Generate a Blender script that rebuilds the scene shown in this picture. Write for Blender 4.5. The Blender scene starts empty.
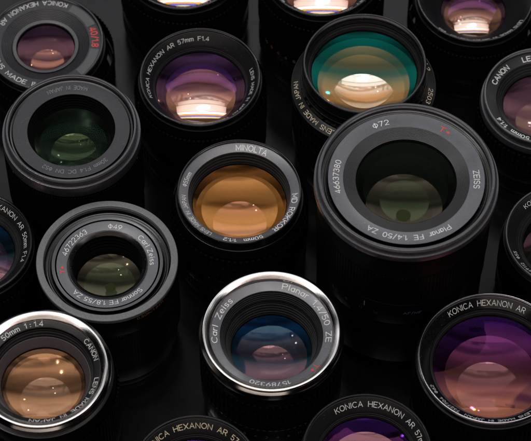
import bpy, bmesh, math, random
from mathutils import Vector, Matrix
random.seed(7)
sc = bpy.context.scene
COL = sc.collection
PI = math.pi
MM = 0.001

# ------------------------------------------------------------------ camera
E = math.radians(57.2)
D = 1.120
cam_data = bpy.data.cameras.new('camera')
cam = bpy.data.objects.new('camera', cam_data)
COL.objects.link(cam)
cam.location = (0, -D*math.cos(E), 0.060 + D*math.sin(E))
cam.rotation_euler = (PI/2 - E, 0, 0)
cam_data.sensor_width = 36
cam_data.lens = 36*2500/531
cam_data.clip_start = 0.05
cam_data.clip_end = 50
cam_data.dof.use_dof = True
cam_data.dof.focus_distance = D
cam_data.dof.aperture_fstop = 22
sc.camera = cam

# ------------------------------------------------------------------ world and lamps
w = bpy.data.worlds.new('World'); sc.world = w; w.use_nodes = True
bg = w.node_tree.nodes['Background']
bg.inputs[0].default_value = (0.75, 0.8, 1.0, 1); bg.inputs[1].default_value = 0.001

def area(name, loc, target, sx, sy, radiance, color=(1, 1, 1), shape='RECTANGLE'):
    l = bpy.data.lights.new(name, 'AREA')
    l.shape = shape; l.size = sx; l.size_y = sy
    a = sx*sy*(PI/4 if shape in ('ELLIPSE', 'DISK') else 1)
    l.energy = radiance*PI*a
    l.color = color
    o = bpy.data.objects.new(name, l); COL.objects.link(o)
    o.location = loc
    o.rotation_euler = (Vector(target)-Vector(loc)).to_track_quat('-Z', 'Y').to_euler()
    return o

# direction helper: elevation measured from the far horizon (+y) over the top
def pos(el, dist, x=0.0):
    e = math.radians(el)
    return (x, dist*math.cos(e), 0.06 + dist*math.sin(e))
def panel(name, e0, e1, dist, wid, rad, col, x=0.0):
    area(name, pos((e0+e1)/2, dist, x), (x*.3, 0, .06), wid, 2*dist*math.tan(math.radians((e1-e0)/2)), rad, col)

# the big softbox behind and above: output shaped to grade the table and glass reflections
SE0, SE1, SD = 16, 94, 1.35
panel('softbox_back', SE0, SE1, SD, 2.9, 1.0, (1, 1, 1))
lt = bpy.data.objects['softbox_back'].data; lt.use_nodes = True
nt = lt.node_tree; N = nt.nodes; L = nt.links
em = N['Emission']
geo = N.new('ShaderNodeNewGeometry')
sep = N.new('ShaderNodeSeparateXYZ'); L.new(geo.outputs['Parametric'], sep.inputs[0])
def vof(e):
    h = (SE1-SE0)/2; t = math.tan(math.radians(e-(SE0+SE1)/2))/math.tan(math.radians(h))
    return (t+1)/2
flip = False
def mth(op, a, b=None, clamp=False):
    n = N.new('ShaderNodeMath'); n.operation = op; n.use_clamp = clamp
    for k, v in ((0, a), (1, b)):
        if v is None: continue
        if isinstance(v, (int, float)): n.inputs[k].default_value = v
        else: L.new(v, n.inputs[k])
    return n.outputs[0]
V = sep.outputs[1] if not flip else mth('SUBTRACT', 1.0, sep.outputs[1])
U = sep.outputs[0]
cmb = N.new('ShaderNodeCombineXYZ'); L.new(U, cmb.inputs[0]); L.new(V, cmb.inputs[1])
nz = N.new('ShaderNodeTexNoise'); nz.inputs['Scale'].default_value = 2.2; nz.inputs['Detail'].default_value = 2
L.new(cmb.outputs[0], nz.inputs['Vector'])
Vd = mth('ADD', V, mth('MULTIPLY', mth('SUBTRACT', nz.outputs['Fac'], .5), .07))
cr = N.new('ShaderNodeValToRGB'); L.new(Vd, cr.inputs[0])
els = cr.color_ramp.elements
prof = [(17, .10), (30, .30), (41, .85), (47, 1.0), (53, .70), (58, .26), (64, .14), (70, .32), (77, .85), (93, 1.15)]
els[0].position = vof(prof[0][0]); els[0].color = (prof[0][1],)*3+(1,)
els[1].position = vof(prof[-1][0]); els[1].color = (prof[-1][1],)*3+(1,)
for e_, b_ in prof[1:-1]:
    k = els.new(vof(e_)); k.color = (b_, b_, b_*1.0, 1)
# wavy dark bands added to streak the glass reflections
streak = N.new('ShaderNodeTexWave'); streak.wave_type = 'BANDS'; streak.bands_direction = 'Y'; streak.inputs['Scale'].default_value = 1.15
streak.inputs['Distortion'].default_value = 3.5; streak.inputs['Detail'].default_value = 2; streak.inputs['Detail Scale'].default_value = 1.2
L.new(cmb.outputs[0], streak.inputs['Vector'])
fr = N.new('ShaderNodeMapRange'); fr.inputs[1].default_value = 0; fr.inputs[2].default_value = .18; fr.inputs[3].default_value = .30; fr.inputs[4].default_value = 1
L.new(streak.outputs['Fac'], fr.inputs[0])
# blocky dark notches, added to put silhouettes into the reflections
vo = N.new('ShaderNodeTexVoronoi'); vo.voronoi_dimensions = '1D'; vo.inputs['Scale'].default_value = 17; L.new(mth('ADD', U, mth('MULTIPLY', nz.outputs['Fac'], .5)), vo.inputs['W'])
sc2 = N.new('ShaderNodeSeparateColor'); L.new(vo.outputs['Color'], sc2.inputs[0])
notch = mth('MULTIPLY_ADD', sc2.outputs[0], .16); notch.node.inputs[2].default_value = vof(77)
above = mth('GREATER_THAN', mth('ADD', V, mth('MULTIPLY', mth('SUBTRACT', nz.outputs['Fac'], .5), .35)), notch)
dark = mth('SUBTRACT', 1.0, mth('MULTIPLY', above, .55))
tot = mth('MULTIPLY', mth('MULTIPLY', cr.outputs[0], fr.outputs[0]), mth('MULTIPLY', dark, 2.2))
L.new(tot, em.inputs['Strength'])
em.inputs['Color'].default_value = (0.95, 0.96, 1.0, 1)
area('softbox_overhead', pos(101, 1.22, .05), (0, 0, .06), 0.50, 0.20, 7.0, (1.0, 0.96, 0.92), 'ELLIPSE')
panel('glare_step', 87.5, 94.2, 1.26, 1.9, 2.1, (1.0, 0.97, 0.93))  # added panel, steps the white glare down into the dimmer light
panel('glare_panel', 94.6, 106.6, 1.3, 2.2, 3.8, (1.0, 0.98, 0.96))  # added panel, spreads the white glare across the domed glass
panel('glare_line', 107.0, 111.5, 1.3, 2.3, 5.5, (1.0, 0.98, 0.97))  # added strip, draws the bright line in the glare
panel('fringe_amber', 111.8, 113.8, 1.3, 2.3, 4.0, (1.0, 0.50, 0.06))  # coloured strips from here to cream added to imitate dispersion fringes
panel('fringe_blue', 114.0, 115.8, 1.3, 2.3, 3.6, (0.12, 0.18, 1.0))
panel('fringe_cream', 116.1, 118.6, 1.3, 2.2, 3.5, (1.0, 0.85, 0.55))
panel('chrome_fill', 124, 150, 1.6, 1.5, 0.75, (1.0, 0.86, 0.76), -.25)  # added behind the camera so the chrome bevels have something to reflect
area('bulb_right', pos(37, 1.3, 0.42), (0, 0, .06), 0.024, 0.024, 1200, (1, .97, .92), 'DISK')
area('bulb_left', pos(76, 1.2, -0.44), (0, 0, .06), 0.022, 0.022, 1400, (1, .97, .95), 'DISK')
area('bulb_left_low', pos(84, 1.2, -0.38), (0, 0, .06), 0.018, 0.018, 1400, (.95, .97, 1), 'DISK')

sc.view_settings.view_transform = 'Standard'
sc.view_settings.look = 'None'
sc.view_settings.exposure = -0.28
sc.view_settings.gamma = 1
sc.render.engine = 'CYCLES'
sc.cycles.max_bounces = 10
sc.cycles.glossy_bounces = 6
sc.cycles.transparent_max_bounces = 24
sc.cycles.sample_clamp_direct = 25
sc.cycles.sample_clamp_indirect = 5

# ------------------------------------------------------------------ materials
def new_mat(name):
    m = bpy.data.materials.new(name); m.use_nodes = True
    nt = m.node_tree
    return m, nt, nt.nodes, nt.links, nt.nodes['Principled BSDF']

def surface(name, base, rough, metallic=0.0, bump=0.03, bscale=5000, dust=0.0, spec=0.5, var=0.25, aniso=False, lathe=False):
    """anodised / painted metal with fine grain, wear in the gloss and a little dust"""
    m, nt, N, L, p = new_mat(name)
    tc = N.new('ShaderNodeTexCoord')
    p.inputs['Metallic'].default_value = metallic
    p.inputs['Specular IOR Level'].default_value = spec
    n1 = N.new('ShaderNodeTexNoise'); n1.inputs['Scale'].default_value = 60; n1.inputs['Detail'].default_value = 6
    L.new(tc.outputs['Object'], n1.inputs['Vector'])
    mr = N.new('ShaderNodeMapRange'); mr.inputs[1].default_value = .3; mr.inputs[2].default_value = .7
    mr.inputs[3].default_value = rough*(1-var); mr.inputs[4].default_value = rough*(1+var)
    L.new(n1.outputs['Fac'], mr.inputs[0]); L.new(mr.outputs[0], p.inputs['Roughness'])
    n2 = N.new('ShaderNodeTexNoise'); n2.inputs['Scale'].default_value = bscale; n2.inputs['Detail'].default_value = 2
    L.new(tc.outputs['Object'], n2.inputs['Vector'])
    hgt = n2.outputs['Fac']
    if lathe:      # fine turning marks: rings about the lens axis
        sep = N.new('ShaderNodeSeparateXYZ'); L.new(tc.outputs['Object'], sep.inputs[0])
        cmb = N.new('ShaderNodeCombineXYZ'); L.new(sep.outputs[0], cmb.inputs[0]); L.new(sep.outputs[1], cmb.inputs[1])
        vl = N.new('ShaderNodeVectorMath'); vl.operation = 'LENGTH'; L.new(cmb.outputs[0], vl.inputs[0])
        ad = N.new('ShaderNodeMath'); ad.operation = 'ADD'; L.new(vl.outputs['Value'], ad.inputs[0]); L.new(sep.outputs[2], ad.inputs[1])
        n4 = N.new('ShaderNodeTexNoise'); n4.noise_dimensions = '1D'; n4.inputs['Scale'].default_value = 6000; n4.inputs['Detail'].default_value = 1
        L.new(ad.outputs[0], n4.inputs['W'])
        mx = N.new('ShaderNodeMath'); mx.operation = 'ADD'; L.new(n4.outputs['Fac'], mx.inputs[0]); L.new(n2.outputs['Fac'], mx.inputs[1])
        hgt = mx.outputs[0]
    b = N.new('ShaderNodeBump'); b.inputs['Strength'].default_value = bump*10; b.inputs['Distance'].default_value = 0.00002
    L.new(hgt, b.inputs['Height']); L.new(b.outputs[0], p.inputs['Normal'])
    # dust specks
    vo = N.new('ShaderNodeTexNoise'); vo.inputs['Scale'].default_value = 1700; vo.inputs['Detail'].default_value = 3
    L.new(tc.outputs['Object'], vo.inputs['Vector'])
    r = N.new('ShaderNodeMapRange'); r.inputs[1].default_value = .685; r.inputs[2].default_value = .73
    r.inputs[3].default_value = 0; r.inputs[4].default_value = dust
    L.new(vo.outputs['Fac'], r.inputs[0])
    mix = N.new('ShaderNodeMix'); mix.data_type = 'RGBA'
    g3 = N.new('ShaderNodeTexNoise'); g3.inputs['Scale'].default_value = 2600; g3.inputs['Detail'].default_value = 1
    L.new(tc.outputs['Object'], g3.inputs['Vector'])
    gr = N.new('ShaderNodeValToRGB'); L.new(g3.outputs['Fac'], gr.inputs[0])
    gr.color_ramp.elements[0].position = .33; gr.color_ramp.elements[0].color = (*[c*.80 for c in base], 1)
    gr.color_ramp.elements[1].position = .67; gr.color_ramp.elements[1].color = (*[min(1, c*1.2) for c in base], 1)
    L.new(gr.outputs[0], mix.inputs[6]) if metallic < .5 and base[0] < .4 else None
    mix.inputs[6].default_value = (*base, 1); mix.inputs[7].default_value = (.30, .29, .27, 1)
    L.new(r.outputs[0], mix.inputs[0]); L.new(mix.outputs[2], p.inputs['Base Color'])
    return m

BLACK = surface('satin_black', (.0045, .0045, .005), .30, dust=.35, lathe=True)
GLOSSB = surface('gloss_black', (.004, .004, .0045), .16, dust=.3, lathe=True)
MATTE = surface('matte_black', (.003, .003, .003), .55, dust=.05, spec=.2)
RUBBER = surface('rubber', (.0015, .0015, .0015), .55, dust=.02, bump=.08, spec=.06)
BARREL = surface('barrel_black', (.0015, .0015, .0017), .24, dust=.03, spec=.18, lathe=True)
INNER = surface('flocked_black', (.002, .002, .002), .8, spec=.04)
RINGGREY = surface('anodised_grey', (.048, .048, .058), .34, dust=.5, bump=.08, spec=.8)
FACE = surface('face_grey', (.018, .017, .020), .42, dust=.3, bump=.08, spec=.38)
RINGDARK = surface('anodised_dark', (.006, .006, .0065), .34, dust=.2, bump=.04, spec=.25)
SHOULDER = surface('shoulder_black', (.004, .004, .0045), .22, dust=.1, spec=.12, lathe=True)
PANEL = surface('panel_grey', (.045, .044, .046), .40, dust=.3, spec=.5)
DULL = surface('engraving_dull', (.05, .05, .055), .5)
PURPLE = surface('anodised_purple_grey', (.045, .036, .040), .42, spec=.6)
FLATGREY = surface('flat_rim_grey', (.078, .078, .081), .40, dust=.4, bump=.06, spec=.6)
RIMGREY = surface('anodised_rim', (.022, .021, .025), .30, dust=.4, bump=.05, spec=.8, lathe=True)
CHROME = surface('chrome', (.80, .77, .74), .13, metallic=1, bump=.05, lathe=True, var=.5)
STEEL = surface('worn_steel', (.35, .34, .36), .25, metallic=1, bump=.05, lathe=True)
WHITE = surface('white_paint', (.58, .58, .56), .5, dust=0)
CREAM = surface('cream_paint', (.62, .52, .36), .5)
RED = surface('red_paint', (.55, .03, .018), .5)
FAINT = surface('engraving_grey', (.16, .16, .17), .5)
DIM = surface('engraving_orange', (.30, .12, .03), .5)
BLUEISH = surface('engraving_blue', (.10, .11, .22), .5)
BAFFLE = surface('baffle_black', (.010, .010, .011), .42, spec=.5, lathe=True)
BAFFLEG = surface('baffle_grey', (.022, .021, .023), .42, spec=.6)

def coat(name, stops, refl=.2, rough=.015, wav=.0, body=(.985, .985, .985), motes=.0):
    """coated glass surface: see-through plus a coloured mirror whose hue shifts with the angle of view"""
    m, nt, N, L, p = new_mat(name)
    N.remove(p); out = N['Material Output']
    lw = N.new('ShaderNodeLayerWeight'); lw.inputs['Blend'].default_value = .5
    cr = N.new('ShaderNodeValToRGB'); cr.color_ramp.interpolation = 'EASE'
    els = cr.color_ramp.elements
    while len(els) > 1: els.remove(els[-1])
    els[0].position = stops[0][0]; els[0].color = (*stops[0][1], 1)
    for ps, c in stops[1:]:
        e = els.new(ps); e.color = (*c, 1)
    L.new(lw.outputs['Facing'], cr.inputs[0])
    g = N.new('ShaderNodeBsdfGlossy'); g.inputs['Roughness'].default_value = rough
    L.new(cr.outputs[0], g.inputs['Color'])
    tc = N.new('ShaderNodeTexCoord')
    n = N.new('ShaderNodeTexNoise'); n.inputs['Scale'].default_value = 900; n.inputs['Detail'].default_value = 4
    L.new(tc.outputs['Object'], n.inputs['Vector'])
    b = N.new('ShaderNodeBump'); b.inputs['Strength'].default_value = wav; b.inputs['Distance'].default_value = .00002
    L.new(n.outputs['Fac'], b.inputs['Height']); L.new(b.outputs[0], g.inputs['Normal']); 
    t = N.new('ShaderNodeBsdfTransparent'); t.inputs[0].default_value = (*body, 1)
    mx = N.new('ShaderNodeMixShader'); mx.inputs[0].default_value = refl
    L.new(t.outputs[0], mx.inputs[1]); L.new(g.outputs[0], mx.inputs[2])
    # dust motes lying on the glass
    d = N.new('ShaderNodeBsdfDiffuse'); d.inputs[0].default_value = (.5, .5, .5, 1)
    n3 = N.new('ShaderNodeTexNoise'); n3.inputs['Scale'].default_value = 1900; n3.inputs['Detail'].default_value = 2
    L.new(tc.outputs['Object'], n3.inputs['Vector'])
    r = N.new('ShaderNodeMapRange'); r.inputs[1].default_value = .735; r.inputs[2].default_value = .76; r.inputs[4].default_value = motes
    L.new(n3.outputs['Fac'], r.inputs[0])
    m2 = N.new('ShaderNodeMixShader'); L.new(r.outputs[0], m2.inputs[0])
    L.new(mx.outputs[0], m2.inputs[1]); L.new(d.outputs[0], m2.inputs[2])
    L.new(m2.outputs[0], out.inputs['Surface'])
    return m

# ------------------------------------------------------------------ mesh helpers (all measures in mm)
def link_mesh(name, verts, faces, mat, parent=None, sharp=28):
    me = bpy.data.meshes.new(name)
    me.from_pydata([(x*MM, y*MM, z*MM) for x, y, z in verts], [], faces)
    me.validate(); me.update()
    me.materials.append(mat)
    if sharp is not None:
        me.shade_smooth(); me.set_sharp_from_angle(angle=math.radians(sharp))
    o = bpy.data.objects.new(name, me); COL.objects.link(o)
    if parent: o.parent = parent
    return o

def fillet(pts, rad, n=3):
    out = [pts[0]]
    for i in range(1, len(pts)-1):
        a, b, c = Vector(pts[i-1]), Vector(pts[i]), Vector(pts[i+1])
        u, v = (a-b), (c-b)
        r = min(rad, u.length*.42, v.length*.42)
        if r < 1e-4 or u.angle(v, 0) > PI-.15: out.append(pts[i]); continue
        u.normalize(); v.normalize()
        p0, p1 = b+u*r, b+v*r
        for k in range(n+1):
            t = k/n
            q = p0*(1-t)**2 + b*2*t*(1-t) + p1*t*t
            out.append((q.x, q.y))
    out.append(pts[-1])
    return out

def lathe(name, pts, mat, parent, segs=224, fil=.22, sharp=28, closed=False, a0=None, a1=None):
    if fil: pts = fillet(pts, fil)
    vs, fs = [], []
    full = a0 is None
    n = segs
    for j in range(n if full else n+1):
        a = 2*PI*j/n if full else a0+(a1-a0)*j/n
        c, s = math.cos(a), math.sin(a)
        for r, z in pts: vs.append((r*c, r*s, z))
    m = len(pts)
    for j in range(n):
        j2 = (j+1) % n if full else j+1
        for i in range(m-1 if not closed else m):
            i2 = (i+1) % m
            fs.append((j*m+i, j2*m+i, j2*m+i2, j*m+i2))
    if not full and closed:
        fs.append(tuple(range(m))); fs.append(tuple(n*m+i for i in reversed(range(m))))
    return link_mesh(name, vs, fs, mat, parent, sharp)

def gear(name, r0, depth, z1, z0, n, mat, parent, duty=.5, rows=1, ch=.5):
    """knurled grip: n ribs round the ring, split in rows by grooves"""
    vs, fs = [], []
    lv = []
    hgt = (z1-z0)/rows
    for k in range(rows):
        t = z1-k*hgt
        lv += [(t, 'v'), (t-ch, 'r'), (t-hgt+ch, 'r'), (t-hgt, 'v')]
    ang = [0, .12, duty, duty+.12]
    for z, kind in lv:
        for i in range(n):
            for q, f in enumerate(ang):
                a = 2*PI*(i+f)/n
                rr = r0-depth if (kind == 'v' or q in (0, 3)) else r0
                vs.append((rr*math.cos(a), rr*math.sin(a), z))
    M = 4*n
    for k in range(len(lv)-1):
        for j in range(M):
            j2 = (j+1) % M
            fs.append((k*M+j, (k+1)*M+j, (k+1)*M+j2, k*M+j2))
    return link_mesh(name, vs, fs, mat, parent, 20)

def cap(name, r, z, sag, mat, parent, segs=128, rings=40):
    """spherical glass surface: edge circle of radius r at height z, rising by sag (negative: hollow)"""
    vs, fs = [(0, 0, z+sag)], []
    if abs(sag) > 1e-3:
        R = (r*r+sag*sag)/(2*abs(sag))
    for k in range(1, rings+1):
        q = r*k/rings
        h = 0 if abs(sag) < 1e-3 else (math.sqrt(R*R-q*q)-(R-abs(sag)))*(1 if sag > 0 else -1)
        for j in range(segs):
            a = 2*PI*j/segs
            vs.append((q*math.cos(a), q*math.sin(a), z+h))
    for j in range(segs): fs.append((0, 1+j, 1+(j+1) % segs))
    for k in range(rings-1):
        for j in range(segs):
            j2 = (j+1) % segs
            fs.append((1+k*segs+j, 1+(k+1)*segs+j, 1+(k+1)*segs+j2, 1+k*segs+j2))
    return link_mesh(name, vs, fs, mat, parent, 180)

def _arc(cx, cy, rx, ry, d0, d1, n=14):
    return [(cx+rx*math.cos(math.radians(d0+(d1-d0)*k/n)), cy+ry*math.sin(math.radians(d0+(d1-d0)*k/n))) for k in range(n+1)]
# engraved single-stroke lettering: glyph = (advance width, strokes), capitals 1 high
F = {
 'A': (.86, [[(0, 0), (.43, 1), (.86, 0)], [(.15, .34), (.71, .34)]]),
 'C': (.82, [_arc(.46, .5, .46, .5, 48, 312, 22)]),
 'D': (.80, [[(0, 0), (0, 1), (.36, 1)]+_arc(.36, .5, .44, .5, 90, -90, 16)+[(0, 0)]]),
 'E': (.66, [[(.66, 1), (0, 1), (0, 0), (.66, 0)], [(0, .52), (.58, .52)]]),
 'F': (.62, [[(.62, 1), (0, 1), (0, 0)], [(0, .52), (.54, .52)]]),
 'H': (.76, [[(0, 0), (0, 1)], [(.76, 0), (.76, 1)], [(0, .52), (.76, .52)]]),
 'I': (.06, [[(.03, 0), (.03, 1)]]),
 'J': (.54, [[(.54, 1), (.54, .27)]+_arc(.27, .27, .27, .27, 0, -170, 10)]),
 'K': (.76, [[(0, 0), (0, 1)], [(.72, 1), (.04, .42)], [(.26, .60), (.76, 0)]]),
 'L': (.60, [[(0, 1), (0, 0), (.60, 0)]]),
 'M': (.92, [[(0, 0), (0, 1), (.46, .18), (.92, 1), (.92, 0)]]),
 'N': (.78, [[(0, 0), (0, 1), (.78, 0), (.78, 1)]]),
 'O': (.92, [_arc(.46, .5, .46, .5, 90, 450, 28)]),
 'P': (.66, [[(0, 0), (0, 1), (.40, 1)]+_arc(.40, .74, .26, .26, 90, -90, 12)+[(0, .48)]]),
 'R': (.72, [[(0, 0), (0, 1), (.42, 1)]+_arc(.42, .74, .26, .26, 90, -90, 12)+[(0, .48)], [(.38, .48), (.72, 0)]]),
 'S': (.66, [_arc(.33, .75, .31, .25, 25, 270, 14)+_arc(.33, .25, .33, .25, 90, -155, 14)]),
 'T': (.72, [[(0, 1), (.72, 1)], [(.36, 1), (.36, 0)]]),
 'X': (.78, [[(0, 0), (.78, 1)], [(0, 1), (.78, 0)]]),
 'Z': (.68, [[(0, 1), (.68, 1), (0, 0), (.68, 0)]]),
 '0': (.64, [_arc(.32, .5, .32, .5, 90, 450, 24)]),
 '1': (.30, [[(0, .76), (.26, 1), (.26, 0)]]),
 '2': (.60, [_arc(.30, .70, .29, .30, 165, -35, 14)+[(0, 0), (.60, 0)]]),
 '3': (.60, [_arc(.29, .75, .26, .25, 155, -90, 12)+_arc(.29, .25, .31, .25, 90, -155, 14)]),
 '4': (.66, [[(.50, 0), (.50, 1), (0, .27), (.66, .27)]]),
 '5': (.60, [[(.55, 1), (.08, 1), (.04, .56)]+_arc(.28, .31, .31, .31, 125, -150, 16)]),
 '6': (.62, [_arc(.31, .31, .31, .31, 90, 450, 22), [(.48, 1), (.04, .42)]]),
 '7': (.58, [[(0, 1), (.58, 1), (.18, 0)]]),
 '8': (.60, [_arc(.30, .75, .26, .25, 270, 630, 18), _arc(.30, .25, .30, .25, 90, 450, 20)]),
 '9': (.62, [_arc(.31, .69, .31, .31, 90, 450, 22), [(.14, 0), (.58, .58)]]),
 '.': (.08, [[(0, .04), (.09, .04)]]), ',': (.10, [[(.08, .08), (.02, -.14)]]),
 ':': (.08, [[(0, .14), (.09, .14)], [(0, .62), (.09, .62)]]),
 '/': (.48, [[(0, -.08), (.48, 1.05)]]),
 '*': (.44, [[(.22, .30), (.22, .78)], [(.02, .42), (.42, .66)], [(.02, .66), (.42, .42)]]),
 '\u00d8': (.70, [_arc(.35, .5, .35, .36, 90, 450, 24), [(.35, -.06), (.35, 1.06)]]),
 'a': (.50, [_arc(.25, .34, .25, .34, 0, 360, 18), [(.50, .70), (.50, 0)]]),
 'e': (.54, [[(.02, .36), (.54, .36)]+_arc(.28, .35, .26, .34, 0, 310, 18)]),
 'f': (.34, [[(.14, 0), (.14, .80)]+_arc(.32, .80, .18, .20, 180, 90, 6), [(0, .66), (.32, .66)]]),
 'i': (.08, [[(.04, 0), (.04, .70)], [(.04, .90), (.04, .99)]]),
 'l': (.08, [[(.04, 0), (.04, 1)]]),
 'm': (.80, [[(0, 0), (0, .70)], _arc(.20, .50, .20, .20, 170, 0, 8)+[(.40, 0)], _arc(.60, .50, .20, .20, 170, 0, 8)+[(.80, 0)]]),
 'n': (.48, [[(0, 0), (0, .70)], _arc(.24, .46, .24, .24, 170, 0, 10)+[(.48, 0)]]),
 'o': (.54, [_arc(.27, .35, .27, .35, 90, 450, 20)]),
 'r': (.32, [[(0, 0), (0, .70)], _arc(.24, .44, .24, .26, 170, 70, 8)]),
 's': (.44, [_arc(.22, .525, .20, .175, 25, 270, 10)+_arc(.22, .175, .22, .175, 90, -155, 10)]),
 't': (.34, [[(.14, .95), (.14, .16), (.32, .02)], [(0, .68), (.32, .68)]]),
}
_glyph = {}
def glyphs(text, bold):
    """ribbons of the strokes, laid a hair above each other; height scaled so that capitals are .7"""
    key = (text, bold)
    if key in _glyph: return _glyph[key]
    wd = .050+bold*1.2; vs, fs = [], []; x = 0; lay = 0
    for ch in text:
        if ch == ' ': x += .42; continue
        w_, strokes = F[ch]
        for st in strokes:
            P = [Vector((x+a, b)) for a, b in st]
            Q = [P[0]]
            for a in P[1:]:
                if (a-Q[-1]).length > 1e-4: Q.append(a)
            P = Q; n = len(P)
            closed = (P[0]-P[-1]).length < 1e-3
            base = len(vs); lay += 1; z = .004*(lay % 4)
            for k in range(n):
                if closed: d0 = (P[k]-P[k-1 if k else n-2]).normalized(); d1 = (P[(k+1) if k < n-1 else 1]-P[k]).normalized()
                else:
                    d0 = (P[k]-P[k-1]).normalized() if k else (P[1]-P[0]).normalized()
                    d1 = (P[k+1]-P[k]).normalized() if k < n-1 else d0
                t = d0+d1
                t = t.normalized() if t.length > .2 else d0
                nn = Vector((-t.y, t.x)); m = min(1/max(.35, abs(nn.dot(Vector((-d0.y, d0.x))))), 1.9)
                c = P[k].copy()
                if not closed and k == 0: c -= d1*wd*.8
                if not closed and k == n-1: c += d0*wd*.8
                for sgn in (1, -1):
                    q = c+nn*wd*m*sgn
                    vs.append(Vector((q.x*.7, q.y*.7, z)))
            for k in range(n-1):
                b0 = base+2*k; fs.append((b0, b0+1, b0+3, b0+2))
        x += w_+.27
    _glyph[key] = (vs, fs)
    return vs, fs

def arc_text(text, a0, a1, parent, cone, size, mat, at=.5, inward=False, bold=0, name='lettering', lift=.05):
    """text bent along the name ring; cone = (r_out, z_out, r_in, z_in); at = place across the ring"""
    vs, fs = glyphs(text, bold)
    ro, zo, ri, zi = cone
    sl = math.hypot(ro-ri, zo-zi)
    x0 = min(v.x for v in vs); x1 = max(v.x for v in vs)
    caph = .70
    out = []
    A0, A1 = math.radians(a0), math.radians(a1)
    for v in vs:
        t = (v.x-x0)/(x1-x0)
        a = A0+(A1-A0)*t
        s = (v.y-caph/2)*size/caph               # along the cone, tops outward
        if inward: s = -s
        d = at*sl - s                            # distance down the cone from its outer edge
        k = d/sl
        nz = (ro-ri)/sl; nr = (zo-zi)/sl
        off = lift + v.z
        r = ro+(ri-ro)*k - nr*off*0 + (-(zo-zi)/sl)*off
        z = zo+(zi-zo)*k + nz*off
        out.append((r*math.cos(a), r*math.sin(a), z))
    if not inward: fs = [tuple(reversed(f)) for f in fs]
    return link_mesh(name, out, fs, mat, parent, None)

def wall_text(text, ac, size, r, z, parent, mat, bold=.0, width=.72):
    """text standing on the outside of a barrel, reading along it"""
    vs, fs = glyphs(text, bold)
    x0 = min(v.x for v in vs); x1 = max(v.x for v in vs); xm = (x0+x1)/2
    out = []
    for v in vs:
        a = math.radians(ac)+(v.x-xm)*size/.7/r
        rr = r+.05+v.z
        out.append((rr*math.cos(a), rr*math.sin(a), z+(v.y-.35)*size/.7))
    return link_mesh('lettering', out, fs, mat, parent, None)

def grooves(ro, zo, ri, zi, n, deep=.5):
    """stepped light-trap profile from the outer to the inner edge"""
    pts = []
    dx, dz = (ri-ro)/n, (zi-zo)/n
    L = math.hypot(dx, dz); ux, uz = dx/L, dz/L
    nx, nz = uz, -ux          # towards the solid side
    if nz > 0: nx, nz = -nx, -nz
    for k in range(n):
        a = (ro+dx*k, zo+dz*k)
        b = (ro+dx*(k+.45), zo+dz*(k+.45))
        c = (b[0]+nx*deep, b[1]+nz*deep)
        d = (ro+dx*(k+.95)+nx*deep, zo+dz*(k+.95)+nz*deep)
        pts += [a, b, c, d]
    pts.append((ri, zi))
    return pts

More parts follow.
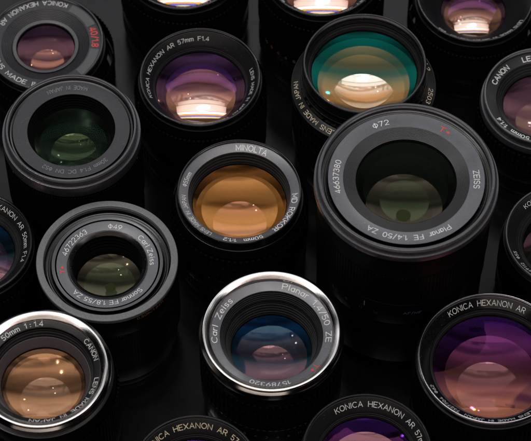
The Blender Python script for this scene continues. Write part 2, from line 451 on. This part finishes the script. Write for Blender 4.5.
# ------------------------------------------------------------------ lens builder
def lens(x, y, H, R, label, rim, bands, ring, tube, elements, texts=(), group='camera lenses standing on end on the table', cat='camera lens'):
    """rim: dict(lip, depth, mat, threads, foot) ; bands: (name, kind, r_top, r_bot, d_top, d_bot, mat) outside, from the top down
       ring: list of (name, ro, do, ri, di, mat, n_grooves) inside, from the rim inwards (d = depth under the rim)"""
    root = bpy.data.objects.new('camera_lens', None); COL.objects.link(root)
    root.empty_display_size = .02
    root.location = (x*MM, y*MM, 0)
    root['label'] = label; root['category'] = cat; root['group'] = group
    lip, dep, mt = rim['lip'], rim['depth'], rim['mat']
    ri = R-lip
    # filter rim with its thread
    foot = rim.get('foot', 4.0)
    pts = [(R-1.2, H-foot), (R+rim.get('flare', 0), H-foot), (R+rim.get('flare', 0), H-foot+.8), (R, H-rim.get('chamz', rim.get('cham', .5))-.4), (R, H-rim.get('chamz', rim.get('cham', .5))), (R-rim.get('cham', .5), H), (ri, H)]
    if 'skirt' in rim: pts[1:4] = [(R+1.4, H-foot), (R+1.4, H-2.0), (R+.05, H-.9)]
    th = rim.get('threads', 4)
    z = H-.5
    if 'bevel' in rim:          # polished inner slope before the thread
        bw, bd = rim['bevel']
        pts += [(ri-bw, H-bd)]; ri -= bw; z = H-bd-.2
    for k in range(th):
        pts += [(ri+.0, z), (ri+.38, z-.2), (ri+.0, z-.4)]; z -= .42
    pts += [(ri, H-dep), (ri-.2, H-dep-.3)]
    if pts[-2][1] > pts[-3][1]: pts[-2:] = [(ri-.2, z-.3)]
    lathe('filter_rim', pts, mt, root, fil=rim.get('fil', .14))
    for (nm, kind, rt, rb, dt, db, m) in bands:
        z1, z0 = H-dt, H-db
        if kind == 'rib':
            o = gear(nm, rt, .55, z1, z0, rim.get('ribs', 96), m, root, rows=1)
        elif kind == 'rib2':
            o = gear(nm, rt, .6, z1, z0, 72, m, root, rows=3, ch=.6)
        elif kind == 'fine':
            o = gear(nm, rt, .3, z1, z0, 150, m, root, rows=1, ch=.3)
        else:
            o = lathe(nm, [(rt-1.6, z1), (rt, z1), (rb, z0), (rb-1.6, z0)], m, root, fil=.35)
    # core tube that closes the gaps between the rings, down to the table
    core = min(b[3] for b in bands)-.9
    core = min(core, R-.6)
    o = lathe('barrel', [(core, H-foot+.2), (core, 6), (core-.5, .3), (core-1.5, 0), (5, 0)], MATTE, root)
    rings = []
    for (nm, ro, do, rin, di, m, ng) in ring:
        if ng: p = grooves(ro, H-do, rin, H-di, ng, .8); f = 0.05
        else: p = [(ro+.25, H-do-.02), (ro, H-do), (rin, H-di), (rin, H-di-.6)]; f = .12
        rings.append(lathe(nm, p, m, root, fil=f))
    # dark inner tube and its closed bottom
    rt, dtop, dbot = tube
    lathe('inner_tube', [(ring[-1][3]+.4, H-ring[-1][4]-.3), (rt, H-dtop), (rt-.5, H-dtop-1.5), (rt-1.5, H-dbot), (.01, H-dbot)], INNER, root, fil=.3)
    for i, (nm, r, d, sag, m) in enumerate(elements):
        cap(nm, r, H-d, sag, m, root)
    for tx in texts:
        k = tx.get('ring', 0)
        nm, ro, do, rin, di, m, ng = ring[k]
        arc_text(tx['t'], tx['a'][0], tx['a'][1], rings[k], (ro, H-do, rin, H-di), tx['s'], tx.get('m', WHITE), tx.get('at', .5), tx.get('inward', False), tx.get('b', .0))
    return root

# ------------------------------------------------------------------ coatings
c_orange = coat('amber_coating', [(.02, (1, .50, .24)), (.16, (1, .42, .10)), (.35, (.55, .22, .05)), (.45, (.25, .08, .03))], .08, motes=.16)
c_orange2 = coat('amber_inner_coating', [(.0, (.9, .42, .14)), (.3, (.85, .38, .11))], .30, rough=.028)
c_peach = coat('peach_coating', [(.0, (1, .46, .30)), (.3, (1, .44, .26))], .42, rough=.028)
c_brown = coat('brown_coating', [(.02, (.8, .45, .25)), (.16, (.75, .35, .15)), (.4, (.3, .14, .08))], .08, motes=.16)
c_brown2 = coat('brown_inner_coating', [(.0, (.85, .42, .20)), (.3, (.8, .38, .18))], .24, rough=.028)
c_tan = coat('tan_coating', [(.0, (.85, .55, .38)), (.3, (.8, .48, .32))], .22, rough=.028)
c_purple = coat('violet_glare_coating', [(.0, (1, .97, .95)), (.04, (.95, .75, .65)), (.10, (.5, .24, .18)), (.2, (.25, .08, .2)), (.33, (.10, .03, .2)), (.45, (.03, .03, .2))], .30, motes=.16)  # near-white stops put the glare into the tint; violet beyond
c_pink = coat('pink_coating', [(.0, (.75, .30, .26)), (.15, (.95, .40, .20)), (.3, (1, .48, .22))], .30, rough=.028)
c_teal = coat('teal_coating', [(.02, (.25, .35, .2)), (.12, (.03, .28, .18)), (.25, (.01, .32, .24)), (.45, (.0, .12, .12))], .07, motes=.16)
c_gold = coat('gold_coating', [(.0, (.95, .42, .09)), (.3, (.85, .36, .08))], .17, rough=.028)
c_white = coat('glare_disc_glass', [(.0, (1, .98, .97)), (.05, (1, .93, .86)), (.10, (1, .80, .62)), (.3, (1, .62, .38))], .95)  # near mirror; white-to-tan tint paints the glare disc and its fade
c_green = coat('green_coating', [(.0, (.20, .26, .12)), (.3, (.17, .22, .11))], .15, rough=.028)
c_olive = coat('olive_coating', [(.0, (.34, .28, .18)), (.3, (.30, .24, .17))], .15, rough=.028)
c_darkgreen = coat('dark_green_coating', [(.0, (.08, .15, .09)), (.3, (.02, .05, .03))], .07, rough=.03, motes=.16)
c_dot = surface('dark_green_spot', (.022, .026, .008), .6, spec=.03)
c_blue = coat('blue_coating', [(.0, (.35, .12, .18)), (.12, (.14, .10, .22)), (.2, (.03, .16, .25)), (.30, (.01, .07, .22)), (.45, (.0, .02, .15))], .08, motes=.16)
c_rose = coat('rose_coating', [(.0, (.50, .24, .24)), (.3, (.45, .22, .22))], .25, rough=.028)
c_mauve = coat('mauve_coating', [(.0, (.08, .15, .17)), (.10, (.16, .13, .14)), (.2, (.40, .16, .15)), (.3, (.45, .17, .15))], .22, rough=.028)
c_violet2 = coat('deep_violet_coating', [(.0, (.8, .3, .2)), (.10, (.7, .25, .15)), (.18, (.35, .07, .25)), (.28, (.14, .02, .26)), (.4, (.03, .02, .18))], .10, motes=.16)
c_violet3 = coat('violet_inner_coating', [(.0, (.28, .05, .32)), (.12, (.45, .10, .20)), (.20, (.70, .24, .10)), (.3, (.75, .28, .08))], .17, rough=.028)
c_dusk = coat('dusky_coating', [(.0, (.40, .20, .16)), (.16, (.28, .12, .15)), (.35, (.08, .04, .12))], .12, motes=.16)
c_salmon = coat('salmon_coating', [(.0, (.7, .32, .20)), (.3, (.6, .26, .17))], .30, rough=.028)
c_blueviolet = coat('blue_violet_coating', [(.0, (.5, .25, .2)), (.14, (.25, .12, .25)), (.25, (.05, .05, .2)), (.4, (.01, .02, .12))], .2, motes=.16)


# back surfaces of the front elements: one steady tint each
b_amber = coat('amber_back', [(.0, (.75, .27, .06)), (.2, (.8, .30, .06)), (.4, (.5, .16, .04))], .10, rough=.04)
b_violet = coat('violet_back', [(.0, (.20, .10, .36)), (.10, (.36, .15, .38)), (.3, (.5, .22, .25))], .15, rough=.04)
b_teal = coat('teal_back', [(.0, (.0, .42, .32)), (.15, (.0, .34, .28)), (.4, (.02, .20, .22))], .11, rough=.04)
b_brown = coat('brown_back', [(.0, (.42, .20, .10)), (.3, (.45, .22, .12))], .12, rough=.04)
b_blue = coat('blue_back', [(.0, (.005, .04, .20)), (.10, (.01, .08, .22)), (.18, (.03, .15, .20)), (.25, (.12, .09, .12))], .13, rough=.04)
b_deep = coat('deep_violet_back', [(.0, (.035, .012, .14)), (.10, (.09, .015, .16)), (.2, (.22, .03, .22)), (.3, (.30, .08, .10))], .08, rough=.04)
b_dusk = coat('dusky_back', [(.0, (.16, .07, .12)), (.3, (.28, .13, .14))], .17, rough=.04)
b_green = coat('green_back', [(.0, (.02, .032, .02)), (.3, (.03, .042, .026))], .08, rough=.2)

def konica_ring(r1=27.1, d1=1.5, r2=22.4, d2=6.2, r3=21.2, d3=9.2, m=None):
    return [('name_ring', r1, d1, r2, d2, m or RINGDARK, 0), ('baffle', r2, d2+.5, r3, d3, BAFFLE, 3)]
def slr_bands(R, B, H, m=None):
    m = m or BARREL
    return [('front_barrel', 'smooth', R+.6, R+1.6, 3.6, 8, m), ('focus_ring', 'rib', B, B, 8.6, H*.52, RUBBER),
            ('distance_ring', 'smooth', B-.6, B-.6, H*.52+.4, H*.68, m), ('aperture_ring', 'rib2', B-.3, B-.3, H*.68+.4, H*.86, m),
            ('mount', 'smooth', B-2.2, B-2.2, H*.86+.4, H-.3, BARREL)]
RK = dict(lip=1.1, depth=1.4, mat=GLOSSB, threads=1, foot=3.6, ribs=90)

# 40 mm pancake, top left
alens = lens(-106.2, 118.0, 36, 28.4, 'low grey-faced pancake lens with red 40/1.8 on its front ring',
  dict(lip=1.3, depth=1.2, mat=GLOSSB, threads=2, foot=3), slr_bands(28.4, 32.9, 36),
  [('name_ring', 26.9, 1.4, 21.3, 1.7, FACE, 0), ('baffle', 21.3, 1.9, 15.6, 4.6, FACE, 8), ('element_ring', 15.6, 3.6, 14.2, 3.9, PANEL, 0)],
  (13.9, 5, 24), [('front_element', 13.8, 5, 1.6, c_dusk), ('inner_element', 13.7, 5.6, -1.6, b_dusk), ('inner_element', 10.5, 11, -1.6, c_dusk), ('inner_element', 8.0, 17, -1.4, c_peach)],
  [dict(t='KONICA  HEXANON  AR', a=(67, 153), s=2.33, inward=True, at=.42), dict(t='LENS  MADE  IN  JAPAN', a=(194, 304), s=2.33, inward=True, at=.42),
   dict(t='40/1.8', a=(24, -5), s=3.0, m=RED, at=.5, b=.02)])

nr = [o for o in alens.children if o.name.startswith('name_ring')][0]
for a, b in ((26, 62), (-8, -46)):
    lathe('panel', [(26.4, 34.55), (26.4, 34.75), (22.0, 34.55), (22.0, 34.3)], PANEL, nr, segs=48, fil=.05, a0=math.radians(min(a, b)), a1=math.radians(max(a, b)))

# 30 mm, left
lens(-87.9, 40.6, 75, 30.1, 'tall matte black lens at left with grey front ring and faint MADE IN JAPAN',
  dict(lip=1.6, depth=2.2, mat=RIMGREY, threads=3, foot=4.2, cham=.8, flare=.2),
  [('front_barrel', 'smooth', 31.4, 31.4, 3.4, 10, RIMGREY), ('focus_ring', 'fine', 31.6, 31.6, 11, 46, RUBBER), ('rear_barrel', 'smooth', 30.8, 30.8, 46.5, 66, BARREL), ('mount', 'smooth', 29.5, 29.5, 66.5, 74.7, BARREL)],
  [('name_ring', 27.6, 2.4, 26.2, 3.0, BLACK, 0), ('front_ring', 26.2, 1.9, 19.9, 2.3, FACE, 0), ('baffle', 19.9, 2.6, 17.6, 9, INNER, 5)],
  (17.6, 9.3, 40), [('front_element', 17.5, 9.4, 3.0, c_darkgreen), ('inner_element', 17.4, 10, -3, b_green), ('inner_element', 13, 14, -1.5, b_green), ('inner_element', 10.3, 20, -2.2, c_green)],
  [dict(ring=1, t='MADE  IN  JAPAN', a=(74, 120), s=1.9, inward=True, at=.45, m=FAINT, b=0), dict(ring=1, t='30mm  F1.4  DC  DN  \u00d852', a=(-44, -121), s=1.9, at=.5, m=FAINT, b=0)])

# 55 mm with flat grey ring
lens(-70.0, -23.3, 64, 31.35, 'black lens with a broad flat grey outer ring and number 46722363',
  dict(lip=3.1, depth=3.0, mat=FLATGREY, threads=2, foot=2.2, fil=.08, cham=.25),
  [('front_barrel', 'smooth', 31.2, 31.2, 2.4, 14, BARREL), ('focus_ring', 'fine', 31.2, 31.2, 14.6, 44, BARREL), ('rear_barrel', 'smooth', 30.2, 29.5, 44.5, 58, BARREL), ('mount', 'smooth', 28.5, 28.5, 58.4, 63.7, BARREL)],
  [('filter_thread', 28.2, 3.4, 25.0, 4.4, BLACK, 3), ('front_ring', 24.4, 2.8, 23.2, 3.0, RIMGREY, 0), ('name_ring', 22.3, 3.2, 17.6, 3.9, RINGGREY, 0), ('element_ring', 17.5, 3.3, 15.6, 4.6, GLOSSB, 0), ('baffle', 15.6, 4.8, 15.0, 14, INNER, 4)],
  (15.0, 14.4, 34), [('front_element', 14.9, 14.6, .8, b_green), ('inner_element', 14.4, 18, -1.8, c_olive), ('inner_element', 11.5, 21, -1.8, c_green)],
  [dict(ring=2, t='46722363', a=(167, 120), s=2.14, b=0), dict(ring=2, t='\u00d849', a=(91, 73), s=2.05, b=0), dict(ring=2, t='Carl Zeiss', a=(47, -1), s=2.14, b=0),
   dict(ring=2, t='Sonnar FE 1,8/55 ZA', a=(-40, -136), s=2.14, b=0), dict(ring=2, t='T*', a=(194, 183), s=2.05, m=RED, b=.018)])

# chrome rimmed 50 mm, bottom left
lens(-95.7, -82.5, 72, 28.7, 'lens with a bright chrome rim and amber brown glass, bottom left corner',
  dict(lip=1.0, bevel=(2.6, 1.5), chamz=.4, skirt=1, depth=2.2, mat=CHROME, threads=0, foot=5.5, cham=.5, fil=.3, ribs=100),
  [('front_barrel', 'smooth', 31.0, 31.6, 5.4, 14, BARREL), ('focus_ring', 'rib', 32.6, 32.6, 14.6, 38, BARREL), ('distance_ring', 'smooth', 32.2, 32.2, 38.4, 50, BARREL), ('aperture_ring', 'rib2', 32, 32, 50.4, 62, BARREL), ('mount', 'smooth', 29, 29, 62.4, 71.7, BARREL)],
  [('name_ring', 25.4, 2.5, 22.4, 3.9, RINGDARK, 0), ('baffle', 22.2, 5.0, 20.4, 9.0, BAFFLE, 3), ('element_ring', 20.4, 9.0, 18.2, 13.5, PURPLE, 0)],
  (18.1, 14, 40), [('front_element', 18.0, 14, 2.0, c_brown), ('inner_element', 17.9, 14.6, -2.4, b_brown), ('inner_element', 16.3, 16, -2.0, c_brown2), ('inner_element', 11.1, 28, -1.7, c_tan)],
  [dict(t='50mm  1 : 1.4', a=(138, 91), s=2.05), dict(t='CANON', a=(41, 14), s=2.05), dict(t='LENS  MADE  IN  JAPAN', a=(-7, -100), s=1.9)])

# left edge 50 mm
lens(-132.6, -5.6, 50, 27.9, 'black lens with blue violet glass cut off by the left edge, reading 50mm F1.4',
  RK, slr_bands(27.9, 30.2, 50), konica_ring(26.6, 1.4, 22.2, 4.8, 19.2, 8.5), (19, 9, 34),
  [('front_element', 18.9, 9, 4.4, c_blueviolet), ('inner_element', 18.8, 9.6, -2.4, b_blue), ('inner_element', 15, 15, -1.9, c_dusk), ('inner_element', 10.5, 24, -1.6, c_tan)],
  [dict(t='KONICA  HEXANON  AR  50mm  F1.4', a=(108, -19), s=2.14)])

# 57 mm upper middle
lens(-30.6, 82.9, 56, 28.5, 'lens with violet glass and white glare, KONICA 57mm F1.4, behind the MINOLTA lens',
  RK, slr_bands(28.5, 31.3, 56), konica_ring(), (21.1, 9.5, 40),
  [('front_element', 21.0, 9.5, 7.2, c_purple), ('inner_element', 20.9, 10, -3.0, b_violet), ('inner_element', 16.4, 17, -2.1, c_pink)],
  [dict(t='KONICA  HEXANON  AR  57mm  F1.4', a=(203, 81), s=1.91), dict(t='LENS  MADE  IN  JAPAN   7355537   \u00d855', a=(16, -96), s=1.86)])

# top edge, left
lens(-39.7, 154.3, 52, 29.0, 'black lens cut off by the top edge, behind the one with violet glass and glare',
  RK, slr_bands(29.0, 31.6, 52), konica_ring(27.6, 1.2, 25.2, 3, 23.5, 5), (23.4, 5.4, 36),
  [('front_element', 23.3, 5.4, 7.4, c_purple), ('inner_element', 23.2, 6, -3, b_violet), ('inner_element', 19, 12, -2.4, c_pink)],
  [dict(t='LENS  MADE  IN  JAPAN   7341210   \u00d855', a=(16, -96), s=1.8)])

# top edge, middle: tall barrel
dlens = lens(27.0, 141.1, 62, 27.7, 'ribbed black lens cut off by the top edge, directly behind the teal green lens',
  RK, slr_bands(27.7, 30.6, 62), konica_ring(26.4, 1.2, 24.2, 3, 22.5, 5), (22.4, 5.4, 36),
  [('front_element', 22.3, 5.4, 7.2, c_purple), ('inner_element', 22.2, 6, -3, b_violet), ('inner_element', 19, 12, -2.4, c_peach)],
  [dict(t='LENS  MADE  IN  JAPAN   7303377   \u00d855', a=(16, -150), s=1.6)])

# top right
lens(101.3, 139.6, 45, 28.5, 'lens with deep black funnel and small brown glass, cut off at top right',
  dict(lip=1.0, depth=1.2, mat=GLOSSB, threads=1, foot=3.6), slr_bands(28.5, 31.9, 45),
  [('name_ring', 27.3, 1.2, 25.0, 2.8, RINGDARK, 0), ('baffle', 25.0, 3.0, 15.9, 12.5, MATTE, 0)],
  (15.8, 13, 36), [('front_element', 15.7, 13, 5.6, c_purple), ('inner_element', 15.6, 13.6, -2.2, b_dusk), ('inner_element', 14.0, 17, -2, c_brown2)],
  [dict(t='LENS  MADE  IN  JAPAN   7347107   \u00d855', a=(-33, -134), s=1.9)])

# teal green
glens = lens(45.6, 76.7, 75, 28.6, 'lens with large teal green glass holding a bright white disc, cream lettering on its shoulder',
  dict(lip=1.2, depth=2.4, mat=BLACK, threads=4, foot=6, ribs=96),
  [('front_barrel', 'smooth', 28.9, 28.9, 6.4, 10, BARREL), ('front_barrel', 'smooth', 29.5, 29.5, 10.4, 15.0, BARREL), ('shoulder_ring', 'smooth', 33.6, 33.6, 17.8, 22, GLOSSB), ('focus_ring', 'rib2', 33.2, 33.2, 22.4, 46, RUBBER),
   ('distance_ring', 'smooth', 32.8, 32.8, 46.4, 56, BARREL), ('aperture_ring', 'rib', 32, 32, 56.4, 66, BARREL), ('mount', 'smooth', 30, 30, 66.4, 74.7, BARREL)],
  [('name_ring', 33.4, 17.6, 29.0, 15.4, SHOULDER, 0), ('filter_thread', 27.2, 2.8, 26.2, 4.6, BLACK, 3), ('baffle', 26.2, 4.8, 24.8, 7.8, BAFFLE, 2)],
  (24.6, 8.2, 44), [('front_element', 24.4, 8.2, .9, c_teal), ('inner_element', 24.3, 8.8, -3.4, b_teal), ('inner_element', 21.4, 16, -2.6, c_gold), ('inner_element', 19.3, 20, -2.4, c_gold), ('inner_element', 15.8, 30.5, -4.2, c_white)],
  [dict(ring=0, t='LENS  MADE  IN  JAPAN', a=(244, 178), s=2.05, m=CREAM, at=.45), dict(ring=0, t='1:1.2', a=(28, 14), s=2.05, m=CREAM, at=.45), dict(ring=0, t='2503', a=(-5, -21), s=2.05, m=CREAM, at=.45)])

# big 50 mm
felens = lens(60.7, -7.9, 108, 38.9, 'largest and tallest lens, broad grey ring reading ZEISS Planar FE 1.4/50 ZA',
  dict(lip=2.0, depth=3.0, mat=RIMGREY, threads=4, foot=3.2, cham=.9),
  [('front_barrel', 'smooth', 39.9, 40.0, 3.2, 6.4, RIMGREY), ('front_barrel', 'smooth', 38.9, 38.2, 6.8, 22, RUBBER), ('focus_ring', 'fine', 38.3, 38.3, 22.6, 45, RUBBER), ('aperture_ring', 'smooth', 38.0, 38.0, 45.5, 61.5, BARREL),
   ('rear_barrel', 'smooth', 37.4, 37.4, 62.0, 96, BARREL), ('mount', 'smooth', 32, 32, 96.4, 107.7, BARREL)],
  [('filter_thread', 36.7, 3.4, 34.0, 4.2, BLACK, 2), ('name_ring', 33.5, 2.0, 27.3, 2.4, RINGGREY, 0), ('baffle', 27.3, 2.6, 21.7, 4.4, BAFFLEG, 12)],
  (21.6, 5, 44), [('front_element', 21.5, 5.2, 1.2, b_green), ('inner_element', 18.5, 10, -1.4, b_green), ('inner_element', 16.8, 24, -2.2, c_olive), ('inner_element', 10.8, 20, -.9, c_green)],
  [dict(ring=1, t='46637380', a=(195, 162), s=2.33, b=0), dict(ring=1, t='\u00d872', a=(117, 103), s=2.33, b=0), dict(ring=1, t='T*', a=(60, 50), s=2.42, m=RED, b=.0),
   dict(ring=1, t='ZEISS', a=(8, -10), s=2.42, b=0), dict(ring=1, t='Planar  FE  1.4/50  ZA', a=(-54, -125), s=2.33, b=0)])

# MINOLTA
lens(-11.9, 18.8, 56, 28.5, 'lens with MINOLTA on its grey ring and glowing amber glass, centre of the photo',
  dict(lip=1.0, depth=1.8, mat=GLOSSB, threads=2, foot=5),
  [('front_barrel', 'smooth', 29.2, 30.8, 5.6, 10, BARREL), ('focus_ring', 'rib2', 31.7, 31.7, 11, 30, RUBBER), ('distance_ring', 'smooth', 31.2, 31.2, 30.4, 39, BARREL), ('aperture_ring', 'rib', 31, 31, 39.4, 48, BARREL), ('mount', 'smooth', 29, 29, 48.4, 55.7, BARREL)],
  [('name_ring', 27.3, 1.8, 23.3, 3.3, RINGGREY, 0), ('baffle', 23.3, 3.6, 21.7, 10.2, BAFFLE, 4)],
  (21.6, 10.5, 44), [('front_element', 21.5, 10.5, 2.4, c_orange), ('inner_element', 21.4, 11, -2.8, b_amber), ('inner_element', 17.5, 15, -2.1, c_orange2), ('inner_element', 12.4, 28, -1.9, c_peach)],
  [dict(t='MINOLTA', a=(94, 60), s=2.51, b=.018), dict(t='MD  ROKKOR', a=(0, -52), s=2.51, b=.018), dict(t='50mm   1:1.2', a=(-65, -106), s=2.14, b=.018),
   dict(t='LENS  MADE  IN  JAPAN', a=(240, 182), s=1.95), dict(t='\u00d855mm', a=(171, 153), s=1.86)])

# CANON right
lens(130.5, 79.9, 45, 28.0, 'black rimmed lens reading CANON, cut off by the right edge, brown pink glass',
  dict(lip=1.2, depth=2.0, mat=RIMGREY, threads=3, foot=4),
  [('front_barrel', 'smooth', 28.9, 29.4, 4.4, 8, RIMGREY), ('focus_ring', 'rib2', 30.6, 30.6, 9, 24, RUBBER), ('distance_ring', 'smooth', 30.2, 30.2, 24.4, 31, BARREL), ('aperture_ring', 'rib', 30, 30, 31.4, 38, BARREL), ('mount', 'smooth', 28, 28, 38.4, 44.7, BARREL)],
  [('name_ring', 26.4, 2.4, 21.6, 3.8, RINGDARK, 0), ('baffle', 21.6, 4.0, 18.2, 8.4, BAFFLE, 4)],
  (18.1, 9, 34), [('front_element', 18.0, 9, 2.2, c_dusk), ('inner_element', 17.9, 9.5, -2.4, b_dusk), ('inner_element', 16.0, 13, -2, c_dusk), ('inner_element', 11, 22, -1.6, c_tan)],
  [dict(t='CANON', a=(159, 129), s=2.33, b=.018), dict(t='LENS', a=(110, 88), s=2.33, b=.018), dict(t='50mm  1:1.4', a=(252, 207), s=2.14, b=.018)])

# right edge
lens(136.0, -1.3, 50, 28.0, 'dark lens barely in view at the right edge, below the CANON one',
  dict(lip=1.0, depth=1.4, mat=RIMGREY, threads=1, foot=3.6), slr_bands(28.0, 29.6, 50), konica_ring(26.8, 1.4, 22.4, 4.6, 19.2, 8.5), (19, 9, 34),
  [('front_element', 18.9, 9, 3.8, c_dusk), ('inner_element', 18.8, 9.6, -2, b_green)],
  [dict(t='KONICA  HEXANON  AR  57mm  F1.4', a=(137, 20), s=1.91), dict(t='LENS  MADE  IN  JAPAN   7349112   \u00d855', a=(306, 196), s=1.86)])

# chrome 50 ZE
zelens = lens(2.6, -59.1, 64, 30.3, 'lens with wide polished silver rim reading Planar 1,4/50 ZE, blue to rose glass',
  dict(lip=1.0, bevel=(2.4, 1.4), chamz=.4, skirt=1, depth=2.6, mat=CHROME, threads=0, foot=5.5, cham=.5, fil=.3),
  [('front_barrel', 'smooth', 31.1, 31.2, 5.8, 12, BARREL), ('focus_ring', 'rib2', 31.6, 31.6, 12.6, 34, RUBBER), ('distance_ring', 'smooth', 31.4, 31.4, 34.4, 46, GLOSSB), ('rear_barrel', 'smooth', 30.6, 30.6, 46.4, 56, BARREL), ('mount', 'smooth', 29, 29, 56.4, 63.7, BARREL)],
  [('name_ring', 27.4, 3.0, 22.5, 4.4, RINGGREY, 0), ('baffle', 22.5, 4.6, 20.3, 9.0, BAFFLE, 5), ('baffle', 20.1, 9.4, 17.9, 16.4, BAFFLE, 5)],
  (17.9, 17, 44), [('front_element', 17.8, 17, 1.6, c_blue), ('inner_element', 17.7, 17.5, -2.0, b_blue), ('inner_element', 15.8, 23, -2.3, c_mauve), ('inner_element', 10.2, 31, -1.7, c_rose)],
  [dict(t='Carl  Zeiss', a=(190, 135), s=2.42), dict(t='Planar  1,4/50  ZE', a=(79, -9), s=2.42), dict(t='T*', a=(-37, -47), s=2.42, m=RED), dict(t='15789320', a=(-71, -112), s=2.14)])

# bottom right 57/1.2
lens(98.5, -70.3, 60, 32.9, 'large lens at bottom right with deep violet and rose glass in a thin rim',
  dict(lip=1.0, depth=1.4, mat=STEEL, threads=1, foot=3.8, cham=.7), slr_bands(32.9, 34.3, 60),
  [('name_ring', 31.5, 1.5, 27.4, 5.0, GLOSSB, 0), ('baffle', 27.2, 5.4, 25.8, 7.4, BAFFLE, 2)],
  (25.6, 7.8, 46), [('front_element', 25.5, 7.8, 3.0, c_violet2), ('inner_element', 25.4, 8.4, -3.6, b_deep), ('inner_element', 20.0, 16, -2.6, c_violet3), ('inner_element', 14, 29, -2.1, c_rose)],
  [dict(t='KONICA  HEXANON  AR', a=(128, 58), s=2.42), dict(t='57mm  F1.2', a=(50, 18), s=2.42), dict(t='LENS  MADE  IN  JAPAN   7327704   \u00d862', a=(-58, -156), s=1.95)])

# bottom, right of centre
lens(43.3, -111.3, 52, 27.9, 'black lens with white lettering cut off by the bottom edge, beside the large violet one',
  RK, slr_bands(27.9, 30.4, 52), konica_ring(26.6, 1.4, 22.0, 5.6, 20.8, 8.6), (20.7, 9, 38),
  [('front_element', 20.6, 9, 2.6, c_violet2), ('inner_element', 20.5, 9.6, -2.8, b_deep), ('inner_element', 16.8, 15, -2.2, c_rose), ('inner_element', 12, 24, -1.8, c_salmon)],
  [dict(t='KONICA  HEXANON  AR  57mm  F1.4', a=(123, -12), s=2.33), dict(t='LENS  MADE  IN  JAPAN   7362508   \u00d855', a=(-50, -150), s=1.86)])

# bottom, left of centre
lens(-29.7, -121.6, 52, 27.6, 'lens with cream lettering barely in view at the bottom edge',
  RK, slr_bands(27.6, 29.6, 52), konica_ring(26.3, 1.4, 21.8, 5.6, 20.6, 8.6), (20.5, 9, 38),
  [('front_element', 20.4, 9, 2.6, c_violet2), ('inner_element', 20.3, 9.6, -2.8, b_deep), ('inner_element', 16.4, 16, -2.2, c_salmon)],
  [dict(t='KONICA  HEXANON  AR  57mm  F1.4', a=(152, 10), s=2.33, m=CREAM), dict(t='LENS  MADE  IN  JAPAN   7318842   \u00d855', a=(-50, -150), s=1.86)])

# ------------------------------------------------------------------ the table
TABLE = surface('table_top', (.002, .002, .0023), .17, dust=.04, bump=.10, bscale=2500, spec=.22)
tb = link_mesh('table', [(-700, -500, 0), (700, -500, 0), (700, 900, 0), (-700, 900, 0), (-700, -500, -25), (700, -500, -25), (700, 900, -25), (-700, 900, -25)],
     [(0, 1, 2, 3), (7, 6, 5, 4), (0, 4, 5, 1), (1, 5, 6, 2), (2, 6, 7, 3), (3, 7, 4, 0)], TABLE, None, None)
tb['kind'] = 'structure'

# dark discs standing in for the camera's reflection in the two green lenses
def mirror_spot(root, x, y, z, r):
    o = cap('reflection_spot', r, z, .3, c_dot, root, 48, 6); o.location = (x*MM, y*MM, 0)
mirror_spot(felens, -.8, -8.4, 108-18.6, 3.2)
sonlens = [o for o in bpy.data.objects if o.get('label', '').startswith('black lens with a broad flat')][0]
mirror_spot(sonlens, .8, -3.6, 64-17.6, 2.4)

# engravings on the sides of the barrels
def part(root, nm): return [o for o in root.children if o.name.split('.')[0] == nm][0]
wall_text('0.50m/1.64ft', -50, 1.7, 31.2, 60.2, part(sonlens, 'front_barrel'), DIM)
ar = part(felens, 'aperture_ring')
wall_text('I', -117, 3.6, 38.0, 58, ar, FAINT)
for i, t in enumerate(['16', '11', '8', '5.6']):
    wall_text(t, -109-i*11, 1.8, 38.0, 53.5, ar, DULL)
wall_text('AF/MF', -84, 1.8, 38.0, 56, ar, BLUEISH)
dr = part(dlens, 'distance_ring')
for i, t in enumerate(['16', '8', '4', '4', '8', '16']):
    wall_text(t, -152+i*9, 2.0, 30.0, 62*.40, dr, DIM if i in (1, 2) else FAINT)
zr = part(zelens, 'distance_ring')
for i, t in enumerate(['16', '11', '8', '4', '2', '4', '8', '11', '16']):
    wall_text(t, -130+i*9, 1.8, 31.4, 24, zr, FAINT)
